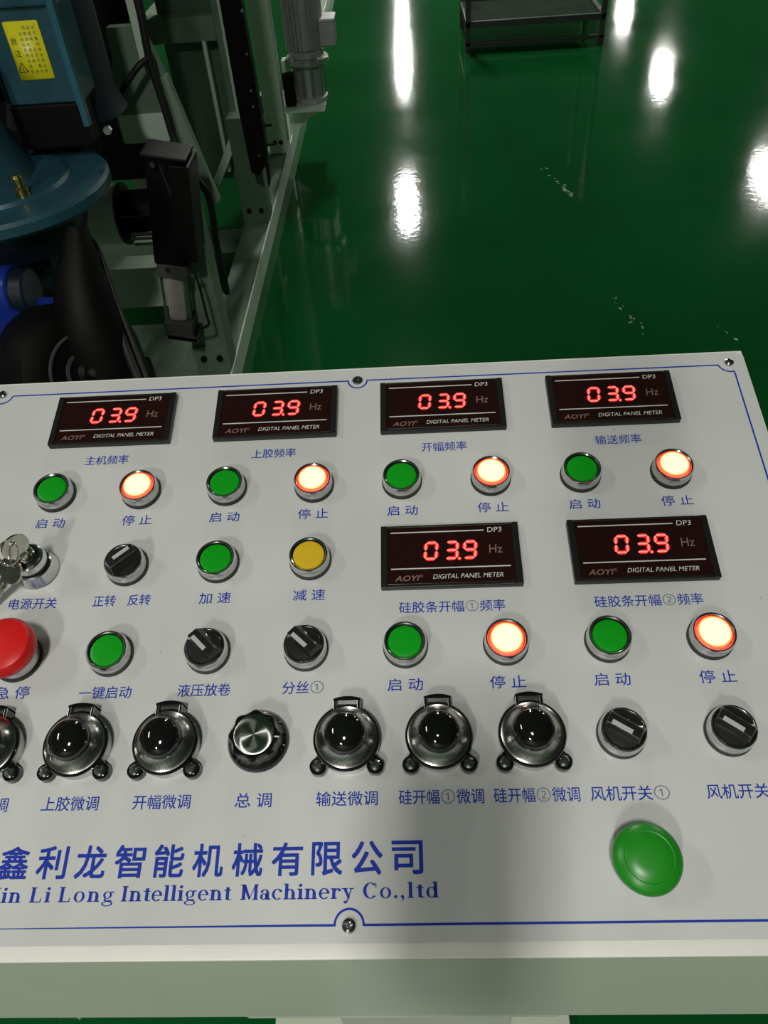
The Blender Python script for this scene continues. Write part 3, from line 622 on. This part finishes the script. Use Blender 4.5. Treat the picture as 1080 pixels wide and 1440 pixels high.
# chain guard beside the tall post, with small studs
b = B(); b.prism([(-.302, .52), (-.295, .30), (-.27, .285), (-.232, .33), (-.228, .45), (-.246, 1.6), (-.30, 1.6)], 0, .05, DKST, Matrix.Translation((0, 2.67, 0)) @ Matrix.Rotation(PI/2, 4, 'X')); g = mdone(b, 'chain_guard')
for z in (.36, .52, .57, .68, .80):
    b = B(); b.cyl((-.25+(z-.5)*.05, 2.62, z), (-.25+(z-.5)*.05, 2.61, z), .004, STEEL, 10); sub(b, 'stud', g)
for z in (.45, .385):
    b = B(); b.cyl((-.235, 2.64, z), (-.198, 2.64, z), .0045, DKST, 10); sub(b, 'stud', g)
# bracket and geared motor beyond the tall post
b = B(); MX = Matrix.Translation((0, 3.56, 0)) @ Matrix.Rotation(PI/2, 4, 'X')
b.prism([(-.268, .245), (-.268, .10), (-.245, .125), (-.088, .225), (-.088, .245)], 0, .008, PALE, MX); b.box((-.268, 3.42, .239), (-.088, 3.66, .247), PALE, .001)
mdone(b, 'motor_bracket')
b = B(); b.box((-.262, 3.5, .248), (-.245, 3.56, .425), PALE, .003); mdone(b, 'bracket_upright')
gm = B(); gx, gy = -.155, 3.56
gm.cyl((gx, gy, .247), (gx, gy, .40), .058, ALU, 40, .006); gmo = mdone(gm, 'geared_motor', label='grey finned geared motor standing on a pale bracket')
for k in range(10):
    a = 2*PI*k/10; b = B(); b.cyl((gx+.062*math.cos(a), gy+.062*math.sin(a), .25), (gx+.062*math.cos(a), gy+.062*math.sin(a), .395), .0065, STEEL, 10); sub(b, 'tie_rod', gmo)
b = B(); b.cyl((gx, gy, .247), (gx, gy, .27), .074, ALU, 40, .004); sub(b, 'lower_flange', gmo)
b = B(); b.cyl((gx, gy, .40), (gx, gy, .425), .093, mat('machined_flange', (.6, .6, .58), .3, .8, noise=.1, nscale=60), 48, .004); sub(b, 'upper_flange', gmo)
for k in range(4):
    a = PI/4+k*PI/2; b = B(); b.cyl((gx+.078*math.cos(a), gy+.078*math.sin(a), .425), (gx+.078*math.cos(a), gy+.078*math.sin(a), .44), .008, STEEL, 6); sub(b, 'flange_bolt', gmo)
b = B(); b.cyl((gx, gy, .425), (gx, gy, .452), .076, ALU, 40, .004); b.cyl((gx, gy, .452), (gx, gy, .75), .068, ALU, 40, .006); sub(b, 'stator_housing', gmo)
for k in range(26):
    a = 2*PI*k/26; b = B(); M = Matrix.Translation((gx, gy, 0)) @ Matrix.Rotation(a, 4, 'Z'); b.box((.062, -.0022, .456), (.084, .0022, .74), ALU, 0, M); sub(b, 'cooling_fin', gmo)
b = B(); b.box((gx+.07, gy-.06, .47), (gx+.135, gy+.05, .56), mat('terminal_box_grey', (.30, .33, .31), .45, noise=.1, nscale=40), .006); b.box((gx+.068, gy-.064, .557), (gx+.139, gy+.054, .57), ALU, .004); sub(b, 'terminal_box', gmo)
b = B(); b.box((-.262, 3.47, .25), (-.215, 3.52, .38), DKST, .006); b.box((-.25, 3.46, .30), (-.228, 3.47, .345), DKST, .004); mdone(b, 'valve_block')
# white roller on its dark shaft
b = B(); b.cyl((-.68, 1.78, .53), (-.485, 1.78, .53), .075, mat('white_roller', (.75, .75, .72), .5, noise=.05, nscale=20), 48, .003); ro = mdone(b, 'roller', label='white roller cover')
b = B(); b.cyl((-.485, 1.78, .53), (-.38, 1.78, .53), .058, DKST, 40, .003); b.cyl((-.483, 1.78, .53), (-.478, 1.78, .53), .078, DKST, 40); b.box((-.49, 1.715, .548), (-.38, 1.722, .551), STEEL, 0); sub(b, 'shaft', ro)
b = B()
for z in (.49, .505, .52): b.cyl((-.46, 1.725, z-.02), (-.38, 1.725, z-.02), .004, ALU, 12)
sub(b, 'spring_rod', ro)
# black actuator block with the grey pneumatic cylinder below it
def inc(x, z): return Vector((x, 1.68, z))
b = B(); b.beam(inc(-.302, .712), inc(-.348, .445), .092, .08, DKST, .006); b.beam(inc(-.268, .70), inc(-.30, .46), .05, .11, DKST, .005)
ac = mdone(b, 'pneumatic_actuator', label='black and grey pneumatic actuator hung on the frame')
b = B(); b.beam(inc(-.300, .722), inc(-.302, .712), .108, .10, DKST, .004); b.cyl(inc(-.325, .72)+Vector((0, -.052, -.012)), inc(-.325, .72)+Vector((0, -.06, -.012)), .006, STEEL, 10); sub(b, 'top_flange', ac)
b = B(); b.beam(inc(-.350, .447), inc(-.357, .408), .078, .075, mat('block_grey', (.07, .07, .068), .5, noise=.2, nscale=50), .004)
b.cyl(inc(-.352, .44)+Vector((-.01, -.038, 0)), inc(-.352, .44)+Vector((-.01, -.046, 0)), .006, STEEL, 10); b.cyl(inc(-.31, .412)+Vector((0, -.03, .0)), inc(-.288, .416)+Vector((0, -.03, 0)), .005, STEEL, 10); sub(b, 'cylinder_head', ac)
b = B(); b.beam(inc(-.358, .41), inc(-.376, .275), .052, .055, CYLM, .014); sub(b, 'cylinder_barrel', ac)
for s_ in (-1, 1):
    b = B(); b.cyl(inc(-.358+s_*.033, .41)+Vector((0, -.02, s_*.006)), inc(-.376+s_*.033, .275)+Vector((0, -.02, s_*.006)), .0045, STEEL, 12); sub(b, 'tie_rod', ac)
b = B(); b.beam(inc(-.376, .277), inc(-.381, .235), .078, .075, MATS['block_grey'], .004); b.beam(inc(-.370, .24), inc(-.374, .222), .086, .08, DKST, .004); sub(b, 'cylinder_end', ac)
b = B(); b.tube([(-.315, 1.64, .70), (-.298, 1.63, .60), (-.300, 1.63, .50), (-.288, 1.63, .40), (-.287, 1.63, .31), (-.292, 1.64, .27), (-.335, 1.65, .25)], .0035, RUBBER, 8, smooth=8); sub(b, 'air_tube', ac)
# hoses
def hose(pts, r, label, name='hose', n=8, m=RUBBER):
    b = B(); b.tube(pts, r, m, 14, smooth=n); return b.done(name, cat='hose', label=label)
hose([(-.345, 1.86, 1.15), (-.337, 1.86, .98), (-.342, 1.86, .87), (-.334, 1.86, .765), (-.326, 1.86, .678), (-.290, 1.84, .594), (-.268, 1.84, .545), (-.272, 1.86, .47), (-.283, 1.88, .405), (-.288, 1.9, .30), (-.31, 1.98, .18)], .0095, 'thick black hose running down the middle of the machine')
hose([(-.340, 1.86, .872), (-.372, 1.84, .855), (-.43, 1.83, .80), (-.475, 1.83, .756), (-.497, 1.83, .70), (-.517, 1.83, .64), (-.545, 1.84, .585)], .0075, 'thin black hose branching off to the left behind the blue motor')
hose([(-.33, 3.2, 1.6), (-.335, 3.15, .9), (-.335, 3.1, .55), (-.315, 3.0, .36), (-.285, 2.9, .24), (-.285, 2.85, .17), (-.32, 2.84, .135), (-.37, 2.86, .15)], .011, 'black hose looping down beside the tall post')
b = B(); b.box((-1.35, 2.30, .42), (-.455, 2.32, 1.5), DKST, .003); mdone(b, 'shade_sheet')  # dark sheet put in for the shade between motor and frame
b = B(); b.box((-1.7, .9, 1.72), (-.75, 3.1, 1.9), PALED, .01)  # unseen deck and legs added to shade the machine below
for x_, y_ in ((-1.66, .95), (-1.66, 2.95)): b.box((x_, y_, .068), (x_+.08, y_+.08, 1.72), PALED, .004)
b.box((-.86, 2.98, .068), (-.78, 3.06, 1.72), PALED, .004)
mdone(b, 'unseen_shade_deck')
# blue motor with its yellow label -------------------------------------
TEAL = mat('teal_paint', (.022, .085, .115), .4, noise=.25, nscale=14, bump=.08, bscale=200)
NAVY = mat('navy_housing', (.006, .014, .026), .4, noise=.3, nscale=14)
BLU = mat('bright_blue_paint', (.012, .035, .30), .3, noise=.15, nscale=14)
bm_ = empty('flange_motor', (-.55, 1.40, .30), cat='motor', label='large teal flange motor with a yellow warning sticker')
bI = Vector(bm_.location)
def bdone(b, name, **kw):
    o = b.done(name, bm_, **kw); o.location = -bI; return o
b = B(); fx, fy = -.585, 1.385; b.lathe([(0, .735), (.205, .735), (.222, .741), (.23, .75), (.23, .768), (.224, .775), (.15, .775), (.145, .782), (0, .782)], TEAL, 96, cx=fx, cy=fy); bdone(b, 'mounting_flange')
b = B(); b.lathe([(.17, .734), (.165, .70), (.15, .66), (0, .66)], NAVY, 72, cx=fx, cy=fy); bdone(b, 'gear_housing')
b = B(); b.lathe([(.135, .82), (.12, .86), (.125, 1.6), (0, 1.6)], NAVY, 64, cx=-.50, cy=1.66); b.lathe([(.15, .78), (.12, .86), (.11, 1.0), (.1, 1.01), (0, 1.012)], TEAL, 48, cx=-.66, cy=1.40); bdone(b, 'motor_body')
for k in range(9):
    a = -PI*.95+k*.22; b = B(); M = Matrix.Translation((-.50, 1.66, 0)) @ Matrix.Rotation(a, 4, 'Z'); b.box((.115, -.004, .88), (.14, .004, 1.6), NAVY, 0, M); bdone(b, 'cooling_fin')
b = B(); b.box((-.548, 1.50, .885), (-.395, 1.60, 1.062), TEAL, .006); tb = bdone(b, 'terminal_box')
b = B(); b.box((-.555, 1.488, 1.06), (-.405, 1.60, 1.12), TEAL, .005); sub(b, 'lid', tb)
b = B(); b.box((-.408, 1.49, .84), (-.393, 1.51, 1.2), mat('teal_edge', (.03, .14, .19), .3, noise=.1, nscale=20), .003); sub(b, 'edge_strip', tb)
b = B(); b.box((-.55, 1.49, .80), (-.40, 1.56, .888), DKST, .006); b.cyl((-.36, 1.50, .83), (-.36, 1.49, .83), .009, STEEL, 6); sub(b, 'cable_entry', tb)
# sticker: flat print, lettering too small to read in the photo is set as short dark strokes
YEL = mat('yellow_sticker', (.9, .82, .02), .35, noise=.04, nscale=60); KINK = mat('black_ink', (.02, .02, .02), .5)
b = B(); Wd, Hd = .070, .104
pts_ = []
for cx_, cy_, a0 in ((Wd/2-.004, Hd/2-.004, 0), (-Wd/2+.004, Hd/2-.004, 90), (-Wd/2+.004, -Hd/2+.004, 180), (Wd/2-.004, -Hd/2+.004, 270)): pts_ += arc(cx_, cy_, .004, a0, a0+90, 5)
b.prism(pts_, 0, .0006, YEL)
for txt, cx_, cy_, w_, h_ in (('注', -.0235, .0, .013, .013), ('意', -.0235, .021, .013, .012)): put_text(b, txt, cx_, cy_-.003, w_, h_, .0008, KINK)
for col in range(4):
    for row in range(9):
        if (col*9+row*5) % 11 == 0: continue
        put_text(b, '接线安全使用前请检查设备电源必须可靠地'[(col*5+row) % 19], -.006+col*.0095, .040-row*.0096, .0065, .0065, .0008, KINK)
tri = [(-.0235+.011*math.cos(math.radians(a)), -.031+.011*math.sin(math.radians(a))) for a in (90, 210, 330)]
for i in range(3):
    p, q = Vector((*tri[i], 0)), Vector((*tri[(i+1) % 3], 0)); n_ = (q-p).normalized(); n_ = Vector((-n_.y, n_.x, 0))*.0008
    f = b.bm.faces.new([b.bm.verts.new(v+Vector((0, 0, .0008))) for v in (p-n_, q-n_, q+n_, p+n_)]); f.material_index = b.mi(KINK)
put_text(b, '!', -.0235, -.0325, .002, .009, .0008, KINK)
st = b.done('warning_sticker', tb, label='yellow warning sticker with black lettering', recalc=False); st.rotation_euler = (PI/2, math.radians(0), 0); st.location = (-.472, 1.4985, .985)
# brass nipple on the flange
BRS = mat('brass', (.62, .47, .16), .25, 1, noise=.15, nscale=100)
nx, ny, nz = -.492, 1.295, .775
b = B(); b.lathe([(0, 0), (.0135, 0), (.0135, .022), (.011, .024), (.0085, .026), (.0085, .032), (.011, .034), (.011, .042), (.006, .048), (0, .050)], BRS, 12, cx=nx, cy=ny); o = bdone(b, 'grease_nipple', label='brass nipple'); o.location = Vector(o.location)+Vector((0, 0, nz))
# blue pipe and the black disc brake below
b = B(); b.cyl((-1.1, 1.20, .615), (-.53, 1.20, .625), .055, BLU, 48, .004); b.cyl((-.56, 1.20, .624), (-.50, 1.20, .625), .048, NAVY, 40, .004); b.done('blue_pipe', cat='pipe', label='bright blue pipe under the teal flange')
br_ = empty('disc_brake', (-.45, 1.12, .35), cat='brake', label='black round brake housing with a blue rim and steel hub rings'); rI = Vector(br_.location)
def rdone(b, name, **kw):
    o = b.done(name, br_, **kw); o.location = -rI; return o
AX = Vector((.80, -.48, .25)).normalized(); bc = Vector((-.405, 1.09, .50)); MB = AX.to_track_quat('Z', 'Y').to_matrix().to_4x4(); MB.translation = bc
b = B(); b.lathe([(.0, -.14), (.12, -.14), (.135, -.11), (.138, -.05), (.125, -.015), (.10, 0), (.075, .004), (.0, .004)], DKST, 72, MB); rdone(b, 'housing')
b = B(); b.lathe([(.13, -.125), (.150, -.12), (.150, -.105), (.132, -.10)], BLU, 72, MB); rdone(b, 'blue_rim')
for r_, t_ in ((.078, .002), (.040, .003)):
    b = B(); b.lathe([(r_-t_, .002), (r_-t_, .009), (r_+t_, .009), (r_+t_, .002)], MATS['block_grey'], 64, MB); rdone(b, 'hub_ring')
b = B(); b.lathe([(.028, .004), (.026, .02), (.018, .028), (0, .028)], DKST, 40, MB); b.lathe([(.009, .028), (.009, .034), (0, .036)], STEEL, 20, MB); rdone(b, 'hub')
b = B(); b.tube([(-.385, 1.24, .735), (-.386, 1.22, .70), (-.392, 1.19, .65), (-.392, 1.165, .585), (-.385, 1.155, .52), (-.38, 1.15, .44)], [.022, .034, .05, .066, .08, .08], DKST, 32); rdone(b, 'caliper')
b = B(); b.box((-.56, 1.15, 0), (-.34, 1.30, .40), DKST, .01); rdone(b, 'stand')
b = B(); b.box((-.66, 1.32, 0), (-.50, 1.5, .665), NAVY, .01); bdone(b, 'support_column')
hp = [(-.385, 1.25, .70), (-.372, 1.24, .675), (-.345, 1.18, .60), (-.315, 1.12, .53), (-.285, 1.06, .48), (-.26, 1.02, .42), (-.255, 1.0, .3)]
hose(hp, .009, 'black hose crossing in front of the pale beam down to the console')
hose([(x+.012, y+.012, z+.004) for x, y, z in hp], .005, 'thinner black cable strapped along the hose in front of the beam')
for i_ in (1, 4):
    b = B(); b.cyl(Vector(hp[i_])+Vector((.0, -.012, .006)), Vector(hp[i_])+Vector((.018, -.008, .008)), .006, RUBBER, 12); b.done('cable_tie', cat='cable tie', label='knotted black cable tie at the '+('upper' if i_ == 1 else 'lower')+' end of the hose')
# pale scuffs on the floor coating
FL = mat('pale_scuff', (.22, .34, .25), .5, noise=.2, nscale=60)
b = B(); rr = random.Random(3)
def fleck(x, y, r_):
    n = 6; b.bm.faces.new([b.bm.verts.new((x+r_*rr.uniform(.5, 1.2)*math.cos(2*PI*i/n), y+r_*rr.uniform(.6, 1.6)*math.sin(2*PI*i/n), .0012)) for i in range(n)]).material_index = b.mi(FL)
for (xa, ya), (xb, yb), n_, r_ in (((.83, 3.35), (.92, 2.98), 10, .006), ((.905, 3.1), (.93, 2.96), 16, .009), ((.93, 2.14), (.99, 1.93), 22, .005), ((1.22, 1.92), (1.26, 1.9), 4, .006)):
    for i in range(n_):
        t = rr.random(); fleck(xa+(xb-xa)*t+rr.gauss(0, .008), ya+(yb-ya)*t+rr.gauss(0, .02), r_*rr.uniform(.3, 1))
b.done('floor_scuffs', recalc=False, cat='scuff marks', kind='stuff', label='small pale scuffs and flecks on the open green floor')
# steel trolley far down the floor
tc_ = empty('trolley', (1.03, 5.2, 0), cat='trolley', label='dark steel trolley standing far off on the green floor'); tI = Vector(tc_.location)
TRM = mat('trolley_steel', (.03, .036, .03), .45, noise=.3, nscale=20)
def tdone(b, name, **kw):
    o = b.done(name, tc_, **kw); o.location = -tI; return o
b = B(); b.box((.66, 5.1, .135), (1.42, 5.62, .15), mat('trolley_deck', (.012, .026, .014), .9, spec=.1, noise=.3, nscale=10), .002); tdone(b, 'deck')
for nm, a_, c_ in (('front_bar', (.63, 5.08, .125), (1.45, 5.105, .16)), ('front_bar', (.63, 5.08, .03), (1.45, 5.1, .05)), ('side_bar', (.63, 5.1, .125), (.66, 5.64, .16)), ('side_bar', (1.42, 5.1, .125), (1.45, 5.64, .16)), ('rear_bar', (.63, 5.62, .125), (1.45, 5.65, .16))):
    b = B(); b.box(a_, c_, TRM, .003); tdone(b, nm)
for x_ in (.63, 1.42):
    for y_ in (5.08, 5.62): b = B(); b.box((x_, y_, .0), (x_+.03, y_+.03, .95), TRM, .003); tdone(b, 'upright')
# the phone that takes the picture, held above the console (out of frame; it throws the soft shadow on the panel)
Mp = camo.matrix_world.copy()
b = B(); b.box((-.062, -.152, .004), (.014, .010, .0125), GLOSSB, .003, Mp); b.done('smartphone', cat='smartphone', label='black smartphone held above the console')
